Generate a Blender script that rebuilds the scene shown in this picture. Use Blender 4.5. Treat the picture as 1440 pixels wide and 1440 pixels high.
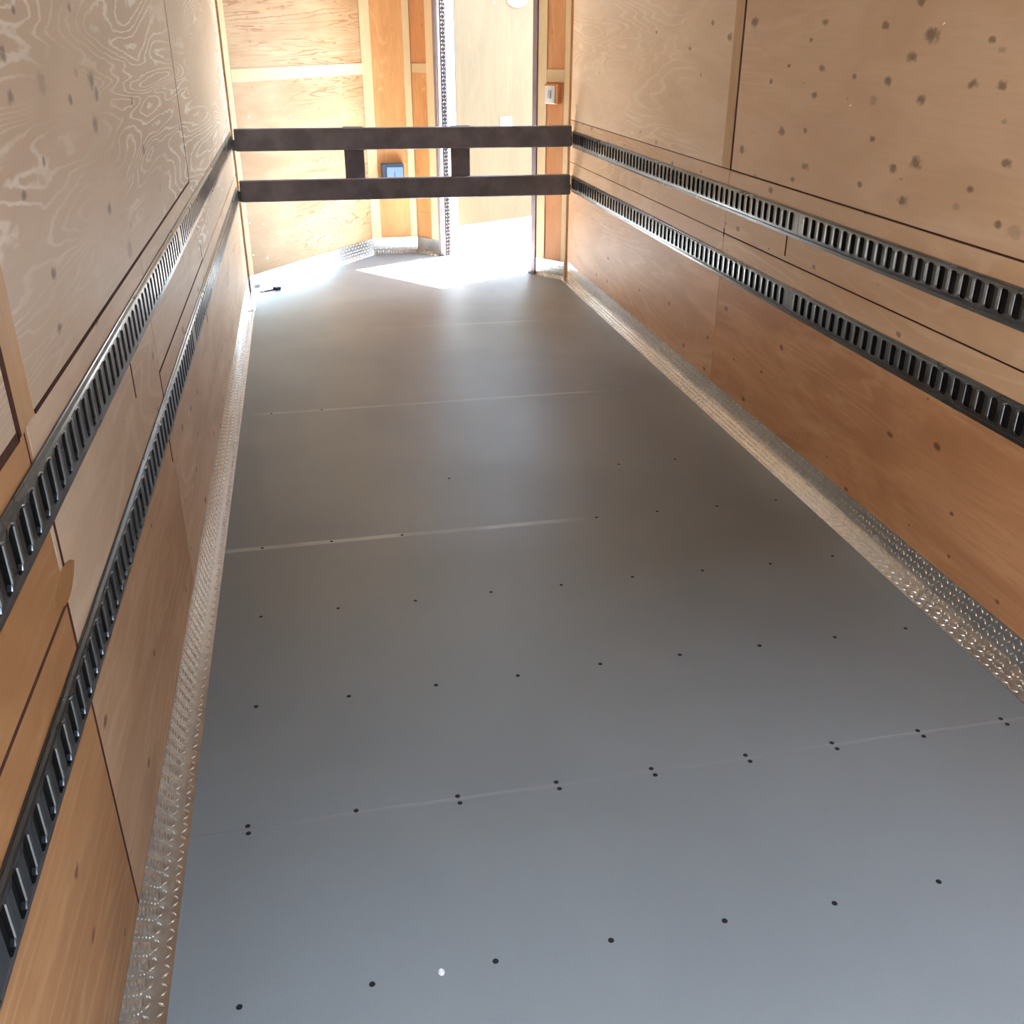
import bpy, math, random
from mathutils import Vector, Matrix

# ------------------------------------------------------------------ clear
for o in list(bpy.data.objects):
    bpy.data.objects.remove(o)
sc = bpy.context.scene
COL = sc.collection
random.seed(7)

# ------------------------------------------------------------------ camera
YAW, PITCH, ROLL, FPX = 0.2027, 0.4591, 0.001, 1366.68
cam_d = bpy.data.cameras.new('camera')
cam = bpy.data.objects.new('camera', cam_d)
COL.objects.link(cam)
cam_d.sensor_fit = 'HORIZONTAL'
cam_d.sensor_width = 36.0
cam_d.lens = 36.0 * FPX / 1440.0
cam_d.clip_start = 0.02
F = Vector((math.sin(YAW) * math.cos(PITCH), math.cos(YAW) * math.cos(PITCH), -math.sin(PITCH)))
R0 = Vector((math.cos(YAW), -math.sin(YAW), 0))
U0 = R0.cross(F)
Rv = math.cos(ROLL) * R0 + math.sin(ROLL) * U0
Uv = -math.sin(ROLL) * R0 + math.cos(ROLL) * U0
cam.matrix_world = Matrix(((Rv.x, Uv.x, -F.x, 0.3401), (Rv.y, Uv.y, -F.y, -1.1519),
                           (Rv.z, Uv.z, -F.z, 1.4491), (0, 0, 0, 1)))
sc.camera = cam

# ------------------------------------------------------------------ world, sun, exposure
SUN_AZ, SUN_EL = math.radians(28.0), math.radians(66.5)
world = bpy.data.worlds.new('sky_world')
sc.world = world
world.use_nodes = True
wn = world.node_tree
wn.nodes.clear()
w_out = wn.nodes.new('ShaderNodeOutputWorld')
w_bg = wn.nodes.new('ShaderNodeBackground')
w_sky = wn.nodes.new('ShaderNodeTexSky')
w_sky.sky_type = 'NISHITA'
w_sky.sun_disc = False
w_sky.sun_elevation = SUN_EL
w_sky.sun_rotation = math.radians(90) - SUN_AZ
w_bg.inputs['Strength'].default_value = 8.6
w_mix = wn.nodes.new('ShaderNodeMix')      # thin bright overcast veils the blue
w_mix.data_type = 'RGBA'
w_mix.inputs[0].default_value = 0.9
w_mix.inputs[7].default_value = (0.140, 0.170, 0.150, 1)
wn.links.new(w_sky.outputs[0], w_mix.inputs[6])
wn.links.new(w_mix.outputs[2], w_bg.inputs[0])
wn.links.new(w_bg.outputs[0], w_out.inputs[0])

sun_d = bpy.data.lights.new('sun', 'SUN')
sun_d.energy = 70.0
sun_d.angle = math.radians(0.6)
sun_d.color = (1.0, 0.975, 0.94)
sun = bpy.data.objects.new('sun', sun_d)
COL.objects.link(sun)
sv = Vector((math.cos(SUN_AZ) * math.cos(SUN_EL), math.sin(SUN_AZ) * math.cos(SUN_EL), math.sin(SUN_EL)))
sun.rotation_euler = sv.to_track_quat('Z', 'Y').to_euler()
sun.location = (6, 8, 9)

vs = sc.view_settings
vs.view_transform = 'Standard'
vs.look = 'None'
vs.gamma = 1.0
vs.use_curve_mapping = False
vs.exposure = 1.8
sc.cycles.max_bounces = 14
sc.cycles.diffuse_bounces = 10
sc.cycles.glossy_bounces = 5
sc.cycles.caustics_reflective = True


# ------------------------------------------------------------------ node helpers
class NT:
    def __init__(self, name):
        self.m = bpy.data.materials.new(name)
        self.m.use_nodes = True
        self.t = self.m.node_tree
        self.b = self.t.nodes['Principled BSDF']

    def n(self, typ, **kw):
        nd = self.t.nodes.new(typ)
        for k, v in kw.items():
            setattr(nd, k, v)
        return nd

    def link(self, a, b):
        self.t.links.new(a, b)

    def put(self, sock, v):
        if hasattr(v, 'is_linked') or isinstance(v, bpy.types.NodeSocket):
            self.link(v, sock)
        else:
            sock.default_value = v

    def math(self, op, a, b=0.0, c=None, clamp=False):
        nd = self.n('ShaderNodeMath', operation=op)
        nd.use_clamp = clamp
        self.put(nd.inputs[0], a)
        self.put(nd.inputs[1], b)
        if c is not None:
            self.put(nd.inputs[2], c)
        return nd.outputs[0]

    def ramp01(self, v, lo, hi, a=0.0, b=1.0):
        nd = self.n('ShaderNodeMapRange')
        nd.interpolation_type = 'SMOOTHSTEP'
        nd.inputs[1].default_value = lo
        nd.inputs[2].default_value = hi
        nd.inputs[3].default_value = a
        nd.inputs[4].default_value = b
        self.put(nd.inputs[0], v)
        return nd.outputs[0]

    def comb(self, x, y, z):
        nd = self.n('ShaderNodeCombineXYZ')
        self.put(nd.inputs[0], x)
        self.put(nd.inputs[1], y)
        self.put(nd.inputs[2], z)
        return nd.outputs[0]

    def noise(self, vec, scale=1.0, detail=2.0, rough=0.5, dist=0.0):
        nd = self.n('ShaderNodeTexNoise')
        nd.inputs['Scale'].default_value = scale
        nd.inputs['Detail'].default_value = detail
        nd.inputs['Roughness'].default_value = rough
        nd.inputs['Distortion'].default_value = dist
        self.link(vec, nd.inputs['Vector'])
        return nd.outputs['Fac']

    def mix(self, fac, a, b, blend='MIX'):
        nd = self.n('ShaderNodeMix', data_type='RGBA', blend_type=blend)
        self.put(nd.inputs[0], fac)
        self.put(nd.inputs[6], a)
        self.put(nd.inputs[7], b)
        return nd.outputs[2]

    def xyz(self):
        tc = self.n('ShaderNodeTexCoord')
        sp = self.n('ShaderNodeSeparateXYZ')
        self.link(tc.outputs['Object'], sp.inputs[0])
        return sp.outputs


def lin(r, g, b):
    def f(c):
        c /= 255.0
        return c / 12.92 if c <= 0.04045 else ((c + 0.055) / 1.055) ** 2.4
    return (f(r), f(g), f(b), 1.0)


def ply(name, base, light, dark, grain='Y', seed=0.0, lines=0.4, line_n=26.0, knots=0.5, knot_scale=3.2,
        explicit=(), rough=0.5, spec=0.35, streak=0.35, kz=3.2):
    """Plywood: wavy plain-sawn grain lines, fibre streaks, mottling and dark knots."""
    g = NT(name)
    x, y, z = g.xyz()
    gr, cr = {'Y': (y, z), 'X': (x, z), 'Z': (z, x), 'ZY': (z, y)}[grain]
    # broad grain field, stretched along the grain
    v = g.comb(g.math('MULTIPLY', gr, 0.42), g.math('MULTIPLY', cr, kz), seed)
    h = g.noise(v, 1.0, 2.5, 0.55, 0.55)
    rag = g.noise(g.comb(g.math('MULTIPLY', gr, 14.0), g.math('MULTIPLY', cr, 40.0), seed + 2.2), 1.0, 2.0, 0.6)
    fr = g.math('PINGPONG', g.math('MULTIPLY', g.math('MULTIPLY_ADD', rag, 0.022, h), line_n), 0.5)
    ln = g.ramp01(fr, 0.30, 0.47)
    vm = g.comb(g.math('MULTIPLY', gr, 0.9), g.math('MULTIPLY', cr, 2.1), seed + 9.3)
    mk = g.ramp01(g.noise(vm, 1.0, 2.0, 0.5, 0.3), 0.36, 0.60)
    # fibre
    vf = g.comb(g.math('MULTIPLY', gr, 7.0), g.math('MULTIPLY', cr, 95.0), seed + 3.1)
    fb = g.noise(vf, 1.0, 3.0, 0.6, 0.0)
    vb = g.comb(g.math('MULTIPLY', gr, 1.3), g.math('MULTIPLY', cr, 4.5), seed + 5.7)
    mt = g.ramp01(g.noise(vb, 1.0, 4.0, 0.62, 0.9), 0.33, 0.68)
    col = g.mix(g.math('MULTIPLY', mt, 0.75), base, dark)
    col = g.mix(g.math('MULTIPLY', g.math('MULTIPLY', ln, mk), lines), col, light)
    col = g.mix(g.ramp01(fb, 0.42, 0.75, 0.0, streak), col, dark)
    # scattered small knots
    vk = g.comb(g.math('MULTIPLY_ADD', gr, knot_scale * 0.75, seed * 3.7), g.math('MULTIPLY_ADD', cr, knot_scale * 1.25, seed * 1.3), 0.0)
    wob = g.noise(g.comb(g.math('MULTIPLY', gr, 60.0), g.math('MULTIPLY', cr, 60.0), seed), 1.0, 2.0, 0.5, 0.0)
    vo = g.n('ShaderNodeTexVoronoi')
    vo.voronoi_dimensions = '2D'
    vo.inputs['Scale'].default_value = 1.0
    vo.inputs['Randomness'].default_value = 1.0
    g.link(vk, vo.inputs['Vector'])
    rs = g.n('ShaderNodeSeparateColor')
    g.link(vo.outputs['Color'], rs.inputs[0])
    d = g.math('ADD', vo.outputs['Distance'], g.math('MULTIPLY', g.math('SUBTRACT', wob, 0.5), 0.07))
    rad = g.math('MULTIPLY', rs.outputs[0], 0.085)
    kn = g.math('SUBTRACT', 1.0, g.math('DIVIDE', d, g.math('ADD', rad, 0.012)))
    kn = g.ramp01(kn, 0.0, 0.6)
    kn = g.math('MULTIPLY', kn, g.math('MULTIPLY', g.math('GREATER_THAN', rs.outputs[1], 0.35), knots))
    # individually placed knots
    P = g.comb(gr, cr, 0.0)
    acc = None
    for (a, b, r) in explicit:
        sb = g.n('ShaderNodeVectorMath', operation='SUBTRACT')
        g.link(P, sb.inputs[0])
        sb.inputs[1].default_value = (a, b, 0)
        ml = g.n('ShaderNodeVectorMath', operation='MULTIPLY')
        g.link(sb.outputs[0], ml.inputs[0])
        ml.inputs[1].default_value = (0.72 / r, 1.25 / r, 0)
        le = g.n('ShaderNodeVectorMath', operation='LENGTH')
        g.link(ml.outputs[0], le.inputs[0])
        dd = g.math('ADD', le.outputs['Value'], g.math('MULTIPLY', g.math('SUBTRACT', wob, 0.5), 1.3))
        k = g.ramp01(dd, 0.35, 1.15, 1.0, 0.0)
        acc = k if acc is None else g.math('MAXIMUM', acc, k)
    if acc is not None:
        kn = g.math('MAXIMUM', kn, g.math('MULTIPLY', acc, 0.66))
    col = g.mix(kn, col, lin(92, 58, 38))
    g.link(col, g.b.inputs['Base Color'])
    g.b.inputs['Roughness'].default_value = rough
    g.b.inputs['Specular IOR Level'].default_value = spec
    bp = g.n('ShaderNodeBump')
    bp.inputs['Strength'].default_value = 0.12
    bp.inputs['Distance'].default_value = 0.002
    g.link(g.math('ADD', fb, g.math('MULTIPLY', ln, 0.4)), bp.inputs['Height'])
    g.link(bp.outputs[0], g.b.inputs['Normal'])
    return g.m


def plain(name, col, rough=0.5, metal=0.0, spec=0.5, var=0.0, vscale=12.0, bump=0.0, bscale=200.0):
    g = NT(name)
    tc = g.n('ShaderNodeTexCoord')
    nz = g.noise(tc.outputs['Object'], vscale, 3.0, 0.55)
    dk = tuple(c * (1 - var) for c in col[:3]) + (1,)
    g.link(g.mix(g.ramp01(nz, 0.3, 0.7), col, dk), g.b.inputs['Base Color'])
    g.link(g.ramp01(nz, 0.3, 0.7, rough, min(1, rough * 1.12)), g.b.inputs['Roughness'])
    g.b.inputs['Metallic'].default_value = metal
    g.b.inputs['Specular IOR Level'].default_value = spec
    if bump:
        bp = g.n('ShaderNodeBump')
        bp.inputs['Strength'].default_value = bump
        bp.inputs['Distance'].default_value = 0.001
        g.link(g.noise(tc.outputs['Object'], bscale, 2.0), bp.inputs['Height'])
        g.link(bp.outputs[0], g.b.inputs['Normal'])
    return g.m


# ------------------------------------------------------------------ mesh helpers
class MB:
    def __init__(self):
        self.v, self.f = [], []

    def add(self, vs_, fs):
        o = len(self.v)
        self.v += [tuple(p) for p in vs_]
        self.f += [tuple(i + o for i in f) for f in fs]
        return self

    def box(self, a, b, bev=0.0):
        x0, y0, z0 = (min(a[i], b[i]) for i in range(3))
        x1, y1, z1 = (max(a[i], b[i]) for i in range(3))
        if bev <= 0:
            return self.add([(x0, y0, z0), (x1, y0, z0), (x1, y1, z0), (x0, y1, z0),
                             (x0, y0, z1), (x1, y0, z1), (x1, y1, z1), (x0, y1, z1)],
                            [(0, 3, 2, 1), (4, 5, 6, 7), (0, 1, 5, 4), (1, 2, 6, 5), (2, 3, 7, 6), (3, 0, 4, 7)])
        e = min(bev, (x1 - x0) / 2.01, (y1 - y0) / 2.01, (z1 - z0) / 2.01)
        vs_, idx = [], {}
        for i, (cx, sx) in enumerate(((x0, 1), (x1, -1))):
            for j, (cy, sy) in enumerate(((y0, 1), (y1, -1))):
                for k, (cz, sz) in enumerate(((z0, 1), (z1, -1))):
                    for ax in range(3):
                        p = [cx + sx * e, cy + sy * e, cz + sz * e]
                        p[ax] = (cx, cy, cz)[ax]
                        idx[i, j, k, ax] = len(vs_)
                        vs_.append(p)
        fs = []
        for ax in range(3):
            o1, o2 = [q for q in range(3) if q != ax]
            for s in (0, 1):
                q = []
                for (a1, a2) in ((0, 0), (1, 0), (1, 1), (0, 1)):
                    key = [0, 0, 0]
                    key[ax], key[o1], key[o2] = s, a1, a2
                    q.append(idx[tuple(key) + (ax,)])
                fs.append(q)
            for a1 in (0, 1):
                for a2 in (0, 1):
                    k0, k1 = [0, 0, 0], [0, 0, 0]
                    k0[ax], k1[ax] = 0, 1
                    k0[o1] = k1[o1] = a1
                    k0[o2] = k1[o2] = a2
                    fs.append([idx[tuple(k0) + (o1,)], idx[tuple(k1) + (o1,)], idx[tuple(k1) + (o2,)], idx[tuple(k0) + (o2,)]])
        for i in (0, 1):
            for j in (0, 1):
                for k in (0, 1):
                    fs.append([idx[i, j, k, 0], idx[i, j, k, 1], idx[i, j, k, 2]])
        return self.add(vs_, fs)

    def prism(self, poly, z0, z1):
        n = len(poly)
        return self.add([(x, y, z0) for x, y in poly] + [(x, y, z1) for x, y in poly],
                        [tuple(range(n))[::-1], tuple(range(n, 2 * n))] +
                        [(i, (i + 1) % n, n + (i + 1) % n, n + i) for i in range(n)])

    def disc(self, c, axis, r0, r1, h, n=10):
        """small frustum on axis (unit Vector) from c, base r0, top r1, height h"""
        ax = Vector(axis).normalized()
        t = ax.orthogonal().normalized()
        b = ax.cross(t)
        c = Vector(c)
        vs_ = []
        for (r, hh) in ((r0, 0), (r1, h)):
            for i in range(n):
                a = 2 * math.pi * i / n
                vs_.append(c + ax * hh + (t * math.cos(a) + b * math.sin(a)) * r)
        return self.add(vs_, [tuple(range(n))[::-1], tuple(range(n, 2 * n))] +
                        [(i, (i + 1) % n, n + (i + 1) % n, n + i) for i in range(n)])

    def build(self, name, mat, parent=None, origin=(0, 0, 0), smooth=False):
        me = bpy.data.meshes.new(name)
        me.from_pydata([tuple(p[i] - origin[i] for i in range(3)) for p in self.v], [], self.f)
        me.materials.append(mat)
        import bmesh
        bm = bmesh.new()
        bm.from_mesh(me)
        bmesh.ops.recalc_face_normals(bm, faces=bm.faces)
        bm.to_mesh(me)
        bm.free()
        if smooth:
            for p in me.polygons:
                p.use_smooth = True
        o = bpy.data.objects.new(name, me)
        COL.objects.link(o)
        if parent:
            o.parent = parent
        return o


def tag(o, label=None, cat=None, group=None, kind=None):
    if label:
        o['label'] = label
    if cat:
        o['category'] = cat
    if group:
        o['group'] = group
    if kind:
        o['kind'] = kind
    return o


def empty(name, loc=(0, 0, 0), rz=0.0):
    o = bpy.data.objects.new(name, None)
    o.empty_display_size = 0.1
    COL.objects.link(o)
    o.location = loc
    o.rotation_euler = (0, 0, rz)
    return o


# ------------------------------------------------------------------ key dimensions (metres)
XL, XR = -0.045, 1.972          # inner faces of the side walls
YC, YN, YR = 5.02, 6.11, -0.44  # start of the nose, tip of the nose, rear opening
XB, XC = 0.80, 1.127            # flat tip of the nose
ZC = 2.02                       # ceiling
LEN = math.hypot(XB - XL, YN - YC)
ANG = math.atan2(YN - YC, XB - XL)
DOOR0, DOOR1, DOORH = 0.27, 1.09, 1.83   # door opening along the right nose wall

# ------------------------------------------------------------------ materials
KR = [(1.961, 1.476, .016), (1.612, 1.466, .016), (1.383, 1.443, .03), (1.454, 1.389, .02), (1.943, 1.347, .017),
      (1.554, 1.325, .018), (1.972, 1.269, .016), (1.379, 1.287, .019), (2.007, 1.159, .012), (1.588, 1.17, .012),
      (1.972, 1.05, .018), (1.458, 1.105, .018), (1.353, 1.129, .024), (1.62, 1.04, .013), (1.382, 1.027, .022),
      (0.988, 1.171, .016), (1.101, 1.096, .012), (0.971, 1.034, .014), (1.061, 1.336, .016), (1.173, 1.335, .016),
      (1.454, 1.521, .016), (1.132, 1.433, .012), (1.742, 1.33, .01), (2.041, 1.425, .01), (2.177, 1.348, .01),
      (2.487, 1.48, .024), (2.486, 1.052, .02), (2.176, 1.142, .02), (2.299, 1.294, .013), (2.052, 0.999, .013)]
KL = [(0.419, 1.422, .016), (0.413, 1.367, .014), (0.375, 1.243, .012), (0.992, 1.286, .022), (1.031, 1.364, .026),
      (1.057, 1.338, .02), (0.801, 1.342, .014), (1.506, 1.299, .016), (0.939, 1.486, .012), (0.525, 1.476, .01),
      (1.568, 1.184, .02), (0.526, 1.271, .01), (0.985, 1.13, .018), (0.448, 1.117, .013), (0.416, 1.042, .012)]

W = {}
W['left_up'] = ply('plywood pale wavy', lin(214, 192, 168), lin(252, 246, 238), lin(200, 176, 150), 'Y', 1.2, 0.95, 34, 0.3, 3.0, KL, kz=3.9)
W['left_mid'] = ply('plywood tan band', lin(222, 198, 172), lin(236, 218, 196), lin(204, 176, 146), 'Y', 4.4, 0.35, 20, 0.5, 5.0)
W['left_far'] = ply('plywood low glare paled', lin(222, 194, 166), lin(236, 214, 190), lin(196, 162, 130), 'Y', 9.7, 0.4, 18, 0.75, 5.5)  # far lower sheets paled to stand in for veiling glare
W['left_near'] = ply('plywood near shade browned', lin(194, 146, 98), lin(210, 170, 124), lin(166, 116, 70), 'Y', 27.3, 0.35, 18, 0.75, 5.5)  # near sheets browned in colour to imitate the dimmer light there
W['left_low'] = ply('plywood low part shaded', lin(212, 176, 140), lin(228, 200, 166), lin(184, 144, 106), 'Y', 8.1, 0.4, 18, 0.75, 5.5)  # colour step between the shade-browned near and glare-paled far sheets
W['right_up'] = ply('plywood knotty tan', lin(224, 192, 158), lin(236, 212, 184), lin(210, 174, 138), 'Y', 12.6, 0.25, 18, 0.3, 3.4, KR)
W['right_far'] = ply('plywood clear tan', lin(230, 204, 174), lin(246, 230, 208), lin(218, 188, 154), 'Y', 15.5, 0.55, 22, 0.35, 3.6,
                     [(2.878, 1.48, .014), (2.694, 1.431, .02), (3.107, 1.387, .014), (3.537, 1.446, .012)])
W['right_mid'] = ply('plywood amber band', lin(222, 190, 156), lin(236, 212, 182), lin(204, 166, 128), 'Y', 18.3, 0.35, 18, 0.6, 5.0)
W['right_far_low'] = ply('plywood far low glare paled', lin(222, 180, 144), lin(234, 202, 172), lin(192, 146, 108), 'Y', 25.9, 0.3, 16, 0.7, 5.5)  # far glare paling put into the base colour here too
W['right_low'] = ply('plywood low shade orange', lin(212, 164, 122), lin(226, 188, 150), lin(178, 128, 86), 'Y', 22.9, 0.3, 16, 0.75, 5.5)  # orange deepened to paint the warm shade low on the wall
W['nose_h'] = ply('plywood yellow figured', lin(184, 154, 118), lin(152, 98, 58), lin(168, 126, 86), 'X', 31.0, 0.9, 34, 0.3, 6.0, kz=7.5)
W['nose_v'] = ply('plywood orange upright', lin(212, 158, 104), lin(226, 182, 128), lin(190, 128, 76), 'Z', 36.0, 0.45, 26, 0.15, 4.0, kz=6)
W['nose_o'] = ply('plywood red orange', lin(212, 154, 106), lin(224, 176, 128), lin(192, 128, 80), 'Z', 39.0, 0.35, 24, 0.25, 6.0, kz=6)
W['batten'] = ply('batten pale wood', lin(226, 202, 162), lin(234, 212, 176), lin(214, 186, 144), 'Z', 44.0, 0.15, 18, 0.1, 4.0)
W['batten_h'] = ply('batten pale wood flat', lin(214, 190, 152), lin(222, 200, 166), lin(202, 176, 136), 'X', 45.0, 0.15, 18, 0.1, 4.0)
W['batten_y'] = ply('batten tan wood', lin(206, 166, 118), lin(220, 186, 140), lin(186, 142, 96), 'ZY', 47.0, 0.15, 18, 0.1, 4.0)
W['door'] = ply('door plywood pale', lin(114, 94, 66), lin(124, 105, 75), lin(102, 84, 58), 'Z', 52.0, 0.3, 22, 0.0, 4.0, kz=5)

M = {}
M['backing'] = plain('dark wall cavity', lin(52, 34, 26), 0.8, 0, 0.2, 0.3)
M['saw'] = plain('saw cut dark', lin(88, 54, 44), 0.8, 0, 0.2, 0.3)
M['alu'] = plain('bright aluminium', (0.76, 0.75, 0.73, 1), 0.2, 1.0, 0.5, 0.12, 30, 0.05, 90)
M['tread_alu'] = plain('satin tread plate', (0.20, 0.24, 0.30, 1), 0.32, 0.2, 0.5, 0.05)
M['alu_white'] = plain('white aluminium', (0.80, 0.80, 0.79, 1), 0.4, 0.0, 0.5, 0.04)
M['rail'] = plain('dark gunmetal steel', (0.165, 0.172, 0.178, 1), 0.27, 1.0, 0.5, 0.15, 6)
M['rail_in'] = plain('rail slot shade black', (0.008, 0.008, 0.008, 1), 0.8, 0.0, 0.2, 0.2)  # black painted in for the shade inside the slots
M['bar'] = plain('black steel glare greyed', (0.205, 0.195, 0.235, 1), 0.42, 0.0, 0.45, 0.35, 9)  # black steel lightened in colour to mimic veiling glare from the doorway
M['frame'] = plain('mauve grey frame', (0.30, 0.23, 0.25, 1), 0.45, 0.2, 0.5, 0.15)
M['white_plastic'] = plain('white plastic', (0.80, 0.80, 0.78, 1), 0.35, 0, 0.5, 0.03)
M['grey_plastic'] = plain('pale grey plastic', (0.45, 0.47, 0.50, 1), 0.4, 0, 0.5, 0.05)
M['box'] = plain('dark blue grey plastic', (0.05, 0.075, 0.12, 1), 0.35, 0, 0.5, 0.1)
M['box_face'] = plain('blue grey plastic', (0.16, 0.25, 0.38, 1), 0.35, 0, 0.5, 0.1)
M['screw'] = plain('dark screw head', (0.012, 0.010, 0.012, 1), 0.6, 0.0, 0.3, 0.2)
M['screw_bright'] = plain('bright zinc screw', (0.85, 0.82, 0.74, 1), 0.22, 1.0, 0.5, 0.1)
M['tool'] = plain('dark rubber tool', (0.04, 0.035, 0.06, 1), 0.5, 0, 0.4, 0.2)
M['chip'] = plain('white chip', (0.75, 0.76, 0.74, 1), 0.6, 0, 0.4, 0.1)
M['ceiling'] = plain('white ceiling liner', (0.82, 0.80, 0.77, 1), 0.6, 0, 0.3, 0.05)
M['concrete'] = plain('grey concrete', (0.06, 0.058, 0.055, 1), 0.85, 0, 0.3, 0.2, 1.5)
M['unseen_ground'] = plain('dark asphalt', (0.045, 0.046, 0.048, 1), 0.9, 0, 0.3, 0.3, 3)  # for the added dark ground that cuts bounce light from behind
M['blocker'] = plain('dark brown light blocker', (0.06, 0.045, 0.035, 1), 0.9, 0, 0.2, 0.3, 3)  # for the added out-of-view walls that block sky light
M['patch'] = ply('plywood plug', lin(176, 130, 78), lin(190, 148, 96), lin(160, 112, 62), 'Y', 60.0, 0.2, 20, 0.0, 4.0)


def floor_mat():
    g = NT('grey floor paint')
    x, y, z = g.xyz()
    P = g.comb(x, y, z)
    big = g.noise(P, 1.6, 4.0, 0.55, 0.4)
    fine = g.noise(P, 260.0, 2.0, 0.6)
    col = g.mix(g.ramp01(big, 0.3, 0.7), (0.194, 0.213, 0.219, 1), (0.174, 0.191, 0.197, 1))
    col = g.mix(g.ramp01(fine, 0.35, 0.75, 0.0, 0.22), col, (0.13, 0.13, 0.13, 1))
    # worn paint along the sheet joints every 4 ft
    jit = g.math('MULTIPLY', g.math('SUBTRACT', g.noise(P, 3.0, 3.0, 0.6), 0.5), 0.016)
    yy = g.math('ADD', y, jit)
    for k, w, st, x0, x1 in ((1, .006, 0.22, 0.1, 2.2), (4, .016, 0.75, -0.1, 1.22), (7, .016, 0.38, 0.0, 1.8), (10, .02, 0.22, 0.6, 1.7)):
        d = g.math('ABSOLUTE', g.math('SUBTRACT', yy, 0.4064 * k))
        ln = g.ramp01(d, w * 0.35, w, 1.0, 0.0)
        nm = g.ramp01(g.noise(g.comb(x, y, k * 3.3), 3.2, 3.0, 0.6), 0.36, 0.60)
        ends = g.math('MULTIPLY', g.ramp01(x, x0, x0 + 0.15), g.ramp01(x, x1 - 0.3, x1, 1.0, 0.0))
        col = g.mix(g.math('MULTIPLY', g.math('MULTIPLY', ln, ends), g.math('MULTIPLY', g.math('ADD', 0.45, nm), st)), col, (0.40, 0.40, 0.41, 1))
        hair = g.ramp01(g.math('ABSOLUTE', g.math('SUBTRACT', y, 0.4064 * k)), 0.0006, 0.0016, 0.35, 0.0)
        col = g.mix(hair, col, (0.09, 0.09, 0.09, 1))
    g.link(col, g.b.inputs['Base Color'])
    g.link(g.ramp01(big, 0.3, 0.7, 0.36, 0.43), g.b.inputs['Roughness'])
    g.b.inputs['Specular IOR Level'].default_value = 0.8
    bp = g.n('ShaderNodeBump')
    bp.inputs['Strength'].default_value = 0.25
    bp.inputs['Distance'].default_value = 0.0008
    g.link(g.math('ADD', fine, g.noise(P, 60.0, 2.0)), bp.inputs['Height'])
    g.link(bp.outputs[0], g.b.inputs['Normal'])
    return g.m


M['floor'] = floor_mat()

# ------------------------------------------------------------------ ground, floor, ceiling
ground = MB().box((-30, -0.5, -0.62), (34, 36, -0.56)).build('ground', M['concrete'])
unseen_ground = MB().box((-30, -30, -0.62), (34, -0.5, -0.56)).build('ground_unseen_dark', M['unseen_ground'])  # unseen dark ground added at the rear to cut bounce light
tag(unseen_ground, kind='structure')
tag(ground, kind='structure')

poly = [(XL - .06, YR), (XR + .06, YR), (XR + .06, YC), (XC + .03, YN + .05), (XB - .03, YN + .05), (XL - .06, YC)]
floor = MB().prism(poly, -0.06, 0.0).build('floor', M['floor'])
tag(floor, kind='structure')
rear_blocker = MB().box((-14, -5.0, -0.56), (16, -4.6, 6.6)).build('wall_light_blocker', M['blocker'])  # unseen wall added to block low sky and shape the near-floor light
tag(rear_blocker, kind='structure')
for xx in (4.2, -2.7):  # unseen side blockers added to darken the near side walls
    tag(MB().box((xx, -4.6, -0.56), (xx + .4, -0.6, 9.0)).build('wall_light_blocker', M['blocker']), kind='structure')
ceiling = MB().prism(poly, ZC, ZC + 0.05).build('ceiling', M['ceiling'])
tag(ceiling, kind='structure')

# ------------------------------------------------------------------ side walls
T = 0.012    # sheet thickness
GAP = 0.0025


def side_wall(name, x, s):
    """s=+1: the room lies towards +x"""
    w = MB().box((x - s * T, YR, 0), (x - s * 0.075, YC + .03, ZC)).build(name, M['backing'])
    tag(w, kind='structure')
    return w


def sheet(parent, x, s, y0, y1, z0, z1, mat, gap=GAP, name='plywood_panel', th=T):
    return MB().box((x, y0 + gap, z0 + gap), (x - s * th, y1 - gap, z1 - gap), 0.0012).build(name, mat, parent)


def cut(parent, x, s, y, z0, z1, w=0.004):
    return MB().box((x + s * 0.0006, y - w / 2, z0), (x - s * 0.004, y + w / 2, z1)).build('saw_cut', M['saw'], parent)


def hcut(parent, x, s, y0, y1, z, w=0.005):
    return MB().box((x + s * 0.0006, y0, z - w / 2), (x - s * 0.004, y1, z + w / 2)).build('saw_cut', M['saw'], parent)


def wall_screw(parent, x, s, y, z, r=0.0045):
    return MB().disc((x, y, z), (s, 0, 0), r, r * 0.7, 0.0016).build('screw', M['screw_bright'], parent)


wl = side_wall('wall_left', XL, 1)
ZS = 0.985
p1 = sheet(wl, XL, 1, YR, 0.108, ZS, ZC, W['left_up'], 0.006)
cut(wl, XL, 1, 0.111, ZS - .004, ZC, 0.016)
cut(wl, XL, 1, 0.148, 0.11, 0.545, 0.006)
cut(wl, XL, 1, 0.131, 0.93, ZS - .005, 0.004)
p2 = sheet(wl, XL, 1, 0.195, 2.51, ZS, ZC, W['left_up'])
p3 = sheet(wl, XL, 1, 2.51, YC, 0.697, ZC, W['left_up'])
cut(wl, XL, 1, 2.512, ZS, ZC, 0.008)
hcut(wl, XL, 1, 0.198, 2.512, ZS, 0.007)
hcut(wl, XL, 1, YR, 0.108, ZS, 0.014)
hcut(wl, XL, 1, 1.253, 2.59, 0.702, 0.006)
hcut(wl, XL, 1, YR, 0.14, 0.716, 0.006)
sheet(wl, XL, 1, 0.1195, 0.197, ZS - .004, ZC, W['batten_y'], 0.0005, 'batten')
sheet(wl, XL, 1, YR, 0.148, 0.715, ZS, W['left_near'])
sheet(wl, XL, 1, 0.148, 1.253, 0.590, ZS, W['left_mid'], 0.0012)
sheet(wl, XL, 1, 1.253, 2.51, 0.701, ZS, W['left_mid'])
sheet(wl, XL, 1, 2.51, 2.59, 0.590, 0.697, W['left_mid'], 0.0008)
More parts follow.
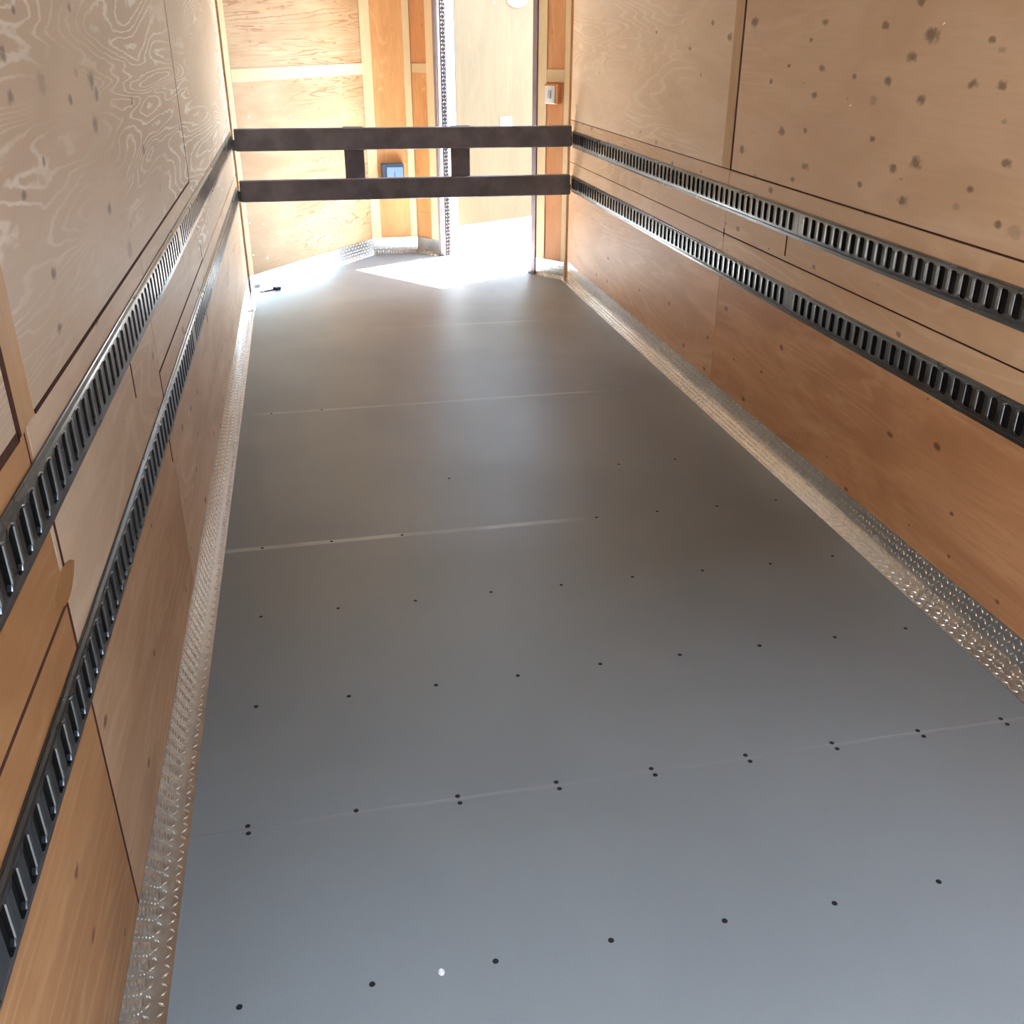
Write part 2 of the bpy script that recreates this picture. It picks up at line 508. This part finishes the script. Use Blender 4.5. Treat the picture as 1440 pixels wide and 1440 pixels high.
sheet(wl, XL, 1, YR, 0.148, 0.0, 0.715, W['left_near'], 0.003)
q2 = sheet(wl, XL, 1, 0.148, 1.253, 0.0, 0.590, W['left_low'], 0.0012)
sheet(wl, XL, 1, 1.253, 2.51, 0.590, 0.701, W['left_mid'], 0.0018)
sheet(wl, XL, 1, 1.253, 2.59, 0.0, 0.590, W['left_far'], 0.0012)
sheet(wl, XL, 1, 2.59, 3.50, 0.0, 0.697, W['left_far'], 0.0008)
sheet(wl, XL, 1, 3.50, YC, 0.0, 0.697, W['left_far'])
for (y, z0, z1) in ((1.253, 0.63, 0.702), (0.910, 0.757, 0.835), (0.167, 0.763, 0.835), (0.143, 0.63, 0.715), (1.23, 0.475, 0.545), (2.585, 0.70, 0.755),
                    (2.47, 0.50, 0.545), (0.167, 0.74, 0.765)):
    cut(wl, XL, 1, y, z0, z1, 0.009)
# boat-shaped plug
pb = MB()
n = 14
pts = []
for i in range(n):
    t = i / (n - 1)
    pts.append((0.085 + t * 0.135, 0.742 + 0.021 * math.sin(math.pi * t) ** 0.8))
for i in range(n - 2, 0, -1):
    t = i / (n - 1)
    pts.append((0.085 + t * 0.135, 0.742 - 0.027 * math.sin(math.pi * t) ** 0.8))
m_ = len(pts)
pb.add([(XL - .002, a, b) for a, b in pts] + [(XL + .0012, a, b) for a, b in pts],
       [tuple(range(m_)), tuple(range(m_, 2 * m_))] + [(i, (i + 1) % m_, m_ + (i + 1) % m_, m_ + i) for i in range(m_)])
tag(pb.build('plywood_plug', M['patch'], wl), 'boat-shaped darker wood plug')

wr = side_wall('wall_right', XR, -1)
ZR = 0.968
r1 = sheet(wr, XR, -1, YR, 2.570, ZR, ZC, W['right_up'])
r2 = sheet(wr, XR, -1, 2.66, YC, ZR, ZC, W['right_far'], 0.0008)
sheet(wr, XR, -1, 2.583, 2.661, ZR, ZC, W['batten_y'], 0.0005, 'batten')
sheet(wr, XR, -1, YR, 2.58, 0.726, ZR, W['right_mid'])
sheet(wr, XR, -1, YR, 2.58, 0.606, 0.726, W['right_mid'], 0.0018)
sheet(wr, XR, -1, 2.58, YC, 0.606, 0.726, W['right_mid'], 0.0018)
r3 = sheet(wr, XR, -1, 2.58, YC, 0.726, ZR, W['right_mid'], 0.001)
r4 = sheet(wr, XR, -1, YR, 2.58, 0.0, 0.606, W['right_low'], 0.0015)
r5 = sheet(wr, XR, -1, 2.58, YC, 0.0, 0.606, W['right_far_low'], 0.0015)
for (y, z0, z1) in ((2.040, 0.745, 0.825), (2.58, 0.715, 0.745)):
    cut(wr, XR, -1, y, z0, z1, 0.009)
cut(wr, XR, -1, 2.575, ZR, ZC, 0.013)
hcut(wr, XR, -1, YR, YC, ZR, 0.0035)
hcut(wr, XR, -1, YR, YC, 0.726, 0.002)
for (p_, y, z) in ((r1, 1.74, 1.251), (r1, 1.335, 1.468), (r1, 2.053, 1.303), (r5, 3.807, 0.278)):
    wall_screw(p_, XR, -1, y, z)
wall_screw(wr, XR, -1, 2.172, 0.745)

# ------------------------------------------------------------------ nose walls (local frame: x along wall, +y outward, z up)
TB = 0.006


def nose_panel(parent, s0, s1, z0, z1, mat, name='plywood_panel', y0=0.0, y1=T, bev=0.001, gap=0.0008):
    return MB().box((s0 + gap, y0, z0 + gap), (s1 - gap, y1, z1 - gap), bev).build(name, mat, parent)


def batten(parent, s0, s1, z0, z1, mat=None):
    return MB().box((s0, -TB, z0), (s1, 0.0005, z1), 0.0015).build('batten', mat or W['batten'], parent)


# left slope of the nose
wfl = MB().box((0, T, 0), (LEN + .02, 0.06, ZC)).build('wall_front_left', M['backing'])
wfl.location = (XL, YC, 0)
wfl.rotation_euler = (0, 0, ANG)
tag(wfl, kind='structure')
f1 = nose_panel(wfl, 0, LEN, 1.225, ZC, W['nose_h'])
f2 = nose_panel(wfl, 0, LEN, 0.0, 1.225, W['nose_h'])
batten(wfl, 0.012, 0.056, 0.0, ZC)
batten(wfl, 0.056, 1.368, 1.188, 1.258, W['batten_h'])
batten(wfl, 1.368, LEN - .004, 0.0, ZC)
for (s, z) in ((0.075, 0.411), (0.197, 0.386), (0.075, 0.221), (0.202, 0.178), (0.557, 0.985), (0.175, 1.001)):
    MB().disc((s, 0, z), (0, -1, 0), 0.006, 0.004, 0.002).build('screw', M['screw_bright'], f2)

# flat tip
wf = MB().box((-0.03, T + .004, 0), (XC - XB + .03, 0.06, ZC)).build('wall_front', M['backing'])
wf.location = (XB, YN, 0)
tag(wf, kind='structure')
nose_panel(wf, 0, XC - XB, 0.0, ZC, W['nose_v'])
batten(wf, 0.0, 0.062, 0.0, ZC)
batten(wf, 0.277, XC - XB - .002, 0.0, ZC)

# right slope with the door
wfr = MB()
wfr.box((0, T, 0), (DOOR0, 0.06, ZC)).box((DOOR1, T, 0), (LEN, 0.06, ZC)).box((DOOR0, T, DOORH), (DOOR1, 0.06, ZC))
wfr = wfr.build('wall_front_right', M['backing'])
wfr.location = (XC, YN, 0)
wfr.rotation_euler = (0, 0, -ANG)
tag(wfr, kind='structure')
nose_panel(wfr, 0, 0.21, 1.225, ZC, W['nose_o'])
nose_panel(wfr, 0, 0.21, 0.285, 1.225, W['nose_v'])
nose_panel(wfr, 0, 0.21, 0.0, 0.285, W['nose_o'])
batten(wfr, 0.150, 0.222, 0.0, ZC)
batten(wfr, 0.012, 0.150, 1.20, 1.258, W['batten_h'])
nose_panel(wfr, DOOR1 + .03, LEN, 1.205, ZC, W['nose_o'])
nose_panel(wfr, DOOR1 + .03, LEN, 0.0, 1.205, W['nose_o'])
nose_panel(wfr, DOOR0, DOOR1 + .03, DOORH + .03, ZC, W['nose_v'])
batten(wfr, 1.122, 1.190, 0.0, ZC)
batten(wfr, 1.328, LEN - .012, 0.0, ZC)
batten(wfr, 1.190, 1.328, 1.172, 1.243, W['batten_h'])

# ------------------------------------------------------------------ door
d1 = empty('door_1', (XC, YN, 0), -ANG)
tag(d1, kind='structure')


def dbox(name, a, b, mat, bev=0.002, parent=d1):
    return MB().box(a, b, bev).build(name, mat, parent)


dbox('frame_post', (0.224, -0.012, 0.0), (0.250, 0.062, DOORH), M['frame'])
dbox('frame_post', (DOOR1 - .008, -0.012, 0.0), (DOOR1 + .028, 0.062, DOORH), M['frame'])
dbox('frame_head', (0.224, -0.012, DOORH), (DOOR1 + .028, 0.062, DOORH + .03), M['frame'])
dbox('post_foot', (DOOR1 - .022, -0.03, 0.0), (DOOR1 + .030, 0.02, 0.012), M['frame'], 0.004)
dbox('jamb_liner', (0.2505, 0.0, 0.0), (0.268, 0.06, DOORH), M['alu_white'])
dbox('threshold', (0.27, -0.01, -0.0005), (DOOR1 - .009, 0.085, 0.006), M['alu'], 0.002)
dbox('strike', (0.33, 0.02, 0.006), (0.40, 0.045, 0.011), M['frame'], 0.002)
LEAF = math.radians(26.5)
lf = MB().box((0, 0.003, 0.025), (0.832, 0.036, DOORH - .01), 0.002).build('door_leaf', M['alu_white'], d1)
lf.location = (0.272, 0.064, 0)
lf.rotation_euler = (0, 0, LEAF + ANG)
MB().box((0.073, 0.0, 0.195), (0.806, 0.003, DOORH - .03), 0.001).build('plywood_skin', W['door'], lf)
MB().box((0.002, -0.001, 0.027), (0.830, 0.003, 0.193), 0.001).build('kick_plate', M['alu_white'], lf)

# ------------------------------------------------------------------ diamond-plate trims


def tread(mb, c, u, v, n, L=0.0165, w=0.0052, h=0.0017):
    c, u, v, n = Vector(c), Vector(u), Vector(v), Vector(n)
    p = [c - u * L / 2, c - v * w / 2, c + u * L / 2, c + v * w / 2, c - u * L * 0.2 + n * h, c + u * L * 0.2 + n * h]
    mb.add(p, [(0, 1, 4), (1, 5, 4), (1, 2, 5), (2, 3, 5), (3, 4, 5), (3, 0, 4)])


def plate(mb, o, a, b, n, la, lb, th=0.0016, mb_shift=0.0, rows=None, pitch=0.019, tk=None):
    """flat plate with raised treads: origin o, axes a (long) and b (wide), outward normal n"""
    o, a, b, n = Vector(o), Vector(a).normalized(), Vector(b).normalized(), Vector(n).normalized()
    c = [o, o + a * la, o + a * la + b * lb, o + b * lb]
    mb.add([p for p in c] + [p + n * th for p in c],
           [(0, 3, 2, 1), (4, 5, 6, 7), (0, 1, 5, 4), (1, 2, 6, 5), (2, 3, 7, 6), (3, 0, 4, 7)])
    rows = rows or max(1, int(lb / pitch))
    rp = lb / rows
    for i in range(int(la / pitch)):
        for j in range(rows):
            s = 1 if (i + j) % 2 == 0 else -1
            u = (a + b * s).normalized()
            v = (a * -s + b).normalized()
            tread(mb, o + a * ((i + 0.5) * pitch) + b * ((j + 0.5) * rp) + n * th, u, v, n, **(tk or {}))


def angle_trim(name, p0, p1, inw, wf_, hv, parent=None, ext=0.0):
    """L-shaped trim from p0 to p1 (xy) along the wall foot, inw = unit vector into the room"""
    p0, p1 = Vector((*p0, 0)), Vector((*p1, 0))
    a = (p1 - p0).normalized()
    la = (p1 - p0).length
    inw = Vector((*inw, 0))
    mb = MB()
    plate(mb, p0 + Vector((0, 0, 0.0002)), a, inw, (0, 0, 1), la, wf_, rows=2, pitch=0.019)
    plate(mb, p0, a, (0, 0, 1), inw, la, hv, rows=5, pitch=0.019)
    return mb.build(name, M['alu'], parent)


bl = empty('baseboard_left', (0, 0, 0))
tag(bl, kind='structure')
angle_trim('trim_strip', (XL, YR), (XL, 4.60), (1, 0), 0.046, 0.113, bl)
angle_trim('corner_piece', (XL + .0018, 4.58), (XL + .0018, YC - .005), (1, 0), 0.047, 0.115, bl).location.z = 0.002
br = empty('baseboard_right', (0, 0, 0))
tag(br, kind='structure')
angle_trim('trim_strip', (XR, YR), (XR, 1.40), (-1, 0), 0.046, 0.113, br)
angle_trim('trim_strip', (XR, 1.402), (XR, 4.93), (-1, 0), 0.046, 0.113, br)
angle_trim('corner_piece', (XR - .0018, 4.86), (XR - .0018, YC - .005), (-1, 0), 0.047, 0.115, br).location.z = 0.002

ca, sa = math.cos(ANG), math.sin(ANG)


def on_left(s, off=0.0):
    return (XL + ca * s + sa * off, YC + sa * s - ca * off)


def on_right(s, off=0.0):
    return (XC + ca * s - sa * off, YN - sa * s - ca * off)


o_ = TB + 0.0004
bfl = angle_trim('baseboard_front_left', on_left(0.01, o_), on_left(LEN - .01, o_), (sa, -ca), 0.050, 0.105)
tag(bfl, kind='structure')
bf = angle_trim('baseboard_front', (XB + .004, YN - o_), (XC - .004, YN - o_), (0, -1), 0.050, 0.105)
tag(bf, kind='structure')
bfr = empty('baseboard_front_right')
tag(bfr, kind='structure')
angle_trim('trim_strip', on_right(0.01, o_), on_right(0.222, o_), (-sa, -ca), 0.046, 0.105, bfr)
angle_trim('trim_strip', on_right(1.125, o_), on_right(LEN - .02, o_), (-sa, -ca), 0.046, 0.105, bfr)
# tread-plate strip on the hinge jamb
hs = MB()
plate(hs, (0.2681, 0.018, 0.0), (0, 0, 1), (0, 1, 0), (1, 0, 0), DOORH, 0.042, rows=2, pitch=0.024,
      tk=dict(L=0.024, w=0.009, h=0.0032))
tag(hs.build('tread_strip', M['tread_alu'], d1), 'tread-plate strip on the hinge jamb')
# latch plate and round handle on the leaf
MB().box((0.452, -0.006, 0.80), (0.556, 0.001, 0.905), 0.004).build('latch_plate', M['white_plastic'], lf)
ov = MB()
for (z, y, k) in ((0, 0.001, 1.0), (0, -0.010, 0.96)):
    ov.v += [(0.600 + 0.085 * k * math.cos(2 * math.pi * i / 28), y, 1.640 + 0.042 * k * math.sin(2 * math.pi * i / 28)) for i in range(28)]
ov.f = [tuple(range(28)), tuple(range(28, 56))] + [(i, (i + 1) % 28, 28 + (i + 1) % 28, 28 + i) for i in range(28)]
ov.build('handle_plate', M['white_plastic'], lf)
MB().disc((0.405, 0.0, 1.622), (0, -1, 0), 0.008, 0.006, 0.003).build('screw', M['screw_bright'], lf)

# ------------------------------------------------------------------ floor screws (parts of the floor)
ROW = 0.4064
SX, SS = 0.1178, 0.2150


def fscrew(x, y, r=0.0058):
    return MB().disc((x, y, -0.0004), (0, 0, 1), r, r * 0.85, 0.0012, 9).build('screw', M['screw'], floor)


rows = {0: range(0, 9), 2: range(0, 9), 3: range(0, 9), 4: (0, 1, 2, 5, 6, 7, 8), 5: (3, 6, 7), 7: (0, 1)}
for k, ii in rows.items():
    for i in ii:
        fscrew(SX + SS * i + random.uniform(-.006, .006), ROW * k + random.uniform(-.005, .005), 0.0060 if k < 3 else 0.0054)
for i in range(9):
    x = SX + SS * i + random.uniform(-.004, .004)
    fscrew(x, ROW + 0.010 - .002)
    if i != 1:
        pass
    fscrew(x + 0.002, ROW - 0.011 - .002) if i != 1 else None

# ------------------------------------------------------------------ slotted tie-down rails


def rail_mesh(y0, y1, z0, z1, x, s):
    """pressed steel rail with upright slots; x = wall face, s = direction into the room"""
    H = z1 - z0
    P = 0.0508
    nsl = int((y1 - y0 - 0.03) / P)
    m0 = (y1 - y0 - nsl * P) / 2
    web, top, bot = 0.0085, 0.0105, 0.0225
    X = lambda d: x + s * d
    mb = MB()

    def strip(prof):
        for (d0, a), (d1, b) in zip(prof, prof[1:]):
            mb.add([(X(d0), y0, a), (X(d0), y1, a), (X(d1), y1, b), (X(d1), y0, b)], [(0, 1, 2, 3)])
    strip([(0.0002, z0), (0.0028, z0), (0.0034, z0 + .010), (web - .001, z0 + .0155), (web, bot + z0)])
    strip([(web, z1 - top), (web - .001, z1 - .006), (0.0034, z1 - .003), (0.0028, z1), (0.0002, z1)])
    zb, zt = z0 + bot, z1 - top
    # end lands
    for (a, b) in ((y0, y0 + m0), (y1 - m0, y1)):
        mb.add([(X(web), a, zb), (X(web), b, zb), (X(web), b, zt), (X(web), a, zt)], [(0, 1, 2, 3)])
    for yy in (y0, y1):
        mb.add([(X(0.0002), yy, z0), (X(0.0034), yy, z0 + .010), (X(web), yy, zb), (X(web), yy, zt), (X(0.0034), yy, z1 - .003), (X(0.0002), yy, z1)],
               [(0, 1, 2, 3, 4, 5)])
    sw, c = 0.0125, 0.006
    for i in range(nsl):
        a = y0 + m0 + i * P
        m = a + P / 2
        zi0, zi1 = zb + 0.002, zt - 0.002
        hole = [(m - sw, zi0 + c), (m - sw + c, zi0), (m + sw - c, zi0), (m + sw, zi0 + c),
                (m + sw, zi1 - c), (m + sw - c, zi1), (m - sw + c, zi1), (m - sw, zi1 - c)]
        out = [(a, zi0 + c), (m - sw + c, zb), (m + sw - c, zb), (a + P, zi0 + c),
               (a + P, zi1 - c), (m + sw - c, zt), (m - sw + c, zt), (a, zi1 - c)]
        o = len(mb.v)
        mb.v += [(X(web), p, q) for p, q in out] + [(X(web + .0012), m + (p - m) * 1.12, q) for p, q in hole] + \
                [(X(web - .0005), p, q) for p, q in hole] + [(X(0.003), p, q) for p, q in hole]
        for j in range(8):
            k = (j + 1) % 8
            for l in (0, 8, 16):
                mb.f.append((o + l + j, o + l + k, o + l + 8 + k, o + l + 8 + j))
        # cell corners
        mb.add([(X(web), a, zb), (X(web), m - sw + c, zb), (X(web), a, zi0 + c)], [(0, 1, 2)])
        mb.add([(X(web), a + P, zb), (X(web), m + sw - c, zb), (X(web), a + P, zi0 + c)], [(0, 1, 2)])
        mb.add([(X(web), a, zt), (X(web), m - sw + c, zt), (X(web), a, zi1 - c)], [(0, 1, 2)])
        mb.add([(X(web), a + P, zt), (X(web), m + sw - c, zt), (X(web), a + P, zi1 - c)], [(0, 1, 2)])
    return mb, m0


def make_rail(y0, y1, z0, z1, x, s, label):
    e = empty('tie_down_rail', (x, y0, z0))
    tag(e, label, 'cargo rail', 'slotted cargo rails along the side walls')
    org = (x, y0, z0)
    mb, m0 = rail_mesh(y0, y1, z0, z1, x, s)
    mb.build('slotted_channel', M['rail'], e, org)
    MB().box((x + s * 0.0006, y0 + .004, z0 + .012), (x + s * 0.0024, y1 - .004, z1 - .012)).build('slot_shade', M['rail_in'], e, org)  # dark strip in place of the shaded void behind the slots
    return e


YJ = 1.955
for (side, x, s, zz) in (('left', XL, 1, ((0.836, 0.936), (0.541, 0.640))), ('right', XR, -1, ((0.815, 0.911), (0.558, 0.654)))):
    for hi, (z0, z1) in zip(('upper', 'lower'), zz):
        make_rail(YR + .05, YJ - .001, z0, z1, x, s, 'near length of the %s black slotted rail on the %s wall' % (hi, side))
        make_rail(YJ + .001, 4.955, z0, z1, x, s, 'far length of the %s slotted rail on the %s wall, meeting the cross bars' % (hi, side))

# ------------------------------------------------------------------ cross bar frame
bx, by = 0.96, 4.93
bar = empty('cargo_bar_frame', (bx, by, 0))
tag(bar, 'dark steel double cross bar joined by two uprights, spanning between the walls before the door', 'cargo bar')
bar.rotation_euler = (0, math.radians(0.35), 0)
og = (bx, by, 0.74)
bar.location = (bx, by, 0.74)
for (z0, z1) in ((0.829, 0.949), (0.550, 0.669)):
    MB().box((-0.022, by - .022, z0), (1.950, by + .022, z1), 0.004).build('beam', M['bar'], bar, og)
    for (xa, xb_) in ((-0.040, -0.021), (1.949, 1.957)):
        MB().box((xa, by - .012, z0 + .004), (xb_, by + .016, z0 + .062), 0.003).build('end_fitting', M['rail'], bar, og)
for (xa, xb_) in ((0.590, 0.706), (1.219, 1.334)):
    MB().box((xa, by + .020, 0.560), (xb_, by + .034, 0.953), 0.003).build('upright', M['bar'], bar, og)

# ------------------------------------------------------------------ switch, outlet, small things
ls = empty('light_switch', (XC, YN, 0), -ANG)
ls.location = (*on_right(1.245, 0.0), 1.108)
tag(ls, 'white light switch on the narrow wood panel right of the door', 'light switch')
MB().box((-.052, -.030, -.056), (.052, 0.0, .056), 0.003).build('switch_box', W['nose_o'], ls)
MB().box((-.044, -.037, -.054), (.034, -.0302, .046), 0.003).build('cover_plate', M['white_plastic'], ls)
MB().box((-.014, -.046, -.026), (.008, -.0372, .022), 0.002).build('toggle', M['grey_plastic'], ls)

ob = empty('electrical_outlet', (XB + .165, YN, 0.545))
tag(ob, 'dark blue-grey outlet box on the narrow front panel, seen between the cross bars', 'outlet')
MB().box((-.078, -.075, -.085), (.075, 0.0, .075), 0.005).build('outlet_box', M['box'], ob)
MB().box((-.048, -.084, -.075), (.068, -.0752, .055), 0.006).build('cover_plate', M['box_face'], ob)
MB().box((.008, -.087, -.04), (.012, -.0842, .02)).build('cover_seam', M['box'], ob)

tl = empty('floor_latch', (0.055, 5.055, 0))
tl.rotation_euler = (0, 0, math.radians(33))
tag(tl, 'small dark hand tool lying on the floor by the left front corner trim', 'tool')
MB().box((-0.045, -0.006, 0.0005), (0.055, 0.006, 0.006), 0.002).build('handle', M['tool'], tl)
MB().box((0.055, -0.020, 0.0005), (0.10, 0.020, 0.016), 0.006).build('head', M['tool'], tl)
tl.name = 'hand_tool'

ch = MB()
ch.disc((0, 0, 0), (0, 0, 1), 0.006, 0.003, 0.004, 7)
ch = ch.build('paint_chip', M['chip'])
ch.location = (0.4532, -0.0045, 0.0003)
ch.scale = (1.0, 1.35, 1)
tag(ch, 'tiny white chip on the grey floor in the nearest screw row', 'chip')

# ------------------------------------------------------------------ portals guide sky light through the two openings


def portal(name, loc, rot, sx, sy):
    l = bpy.data.lights.new(name, 'AREA')
    l.shape = 'RECTANGLE'
    l.size, l.size_y = sx, sy
    l.cycles.is_portal = True
    o = bpy.data.objects.new(name, l)
    COL.objects.link(o)
    o.location = loc
    o.rotation_euler = rot
    return o


portal('rear_portal', ((XL + XR) / 2, YR - .01, ZC / 2), (math.radians(90), 0, 0), XR - XL, ZC)
pd = portal('door_portal', (0, 0, 0), (0, 0, 0), DOOR1 - DOOR0, DOORH)
pc = on_right((DOOR0 + DOOR1) / 2, -0.06)
pd.location = (pc[0], pc[1], DOORH / 2)
nrm = Vector((-sa, -ca, 0))     # into the room
pd.rotation_euler = (-nrm).to_track_quat('Z', 'Y').to_euler()
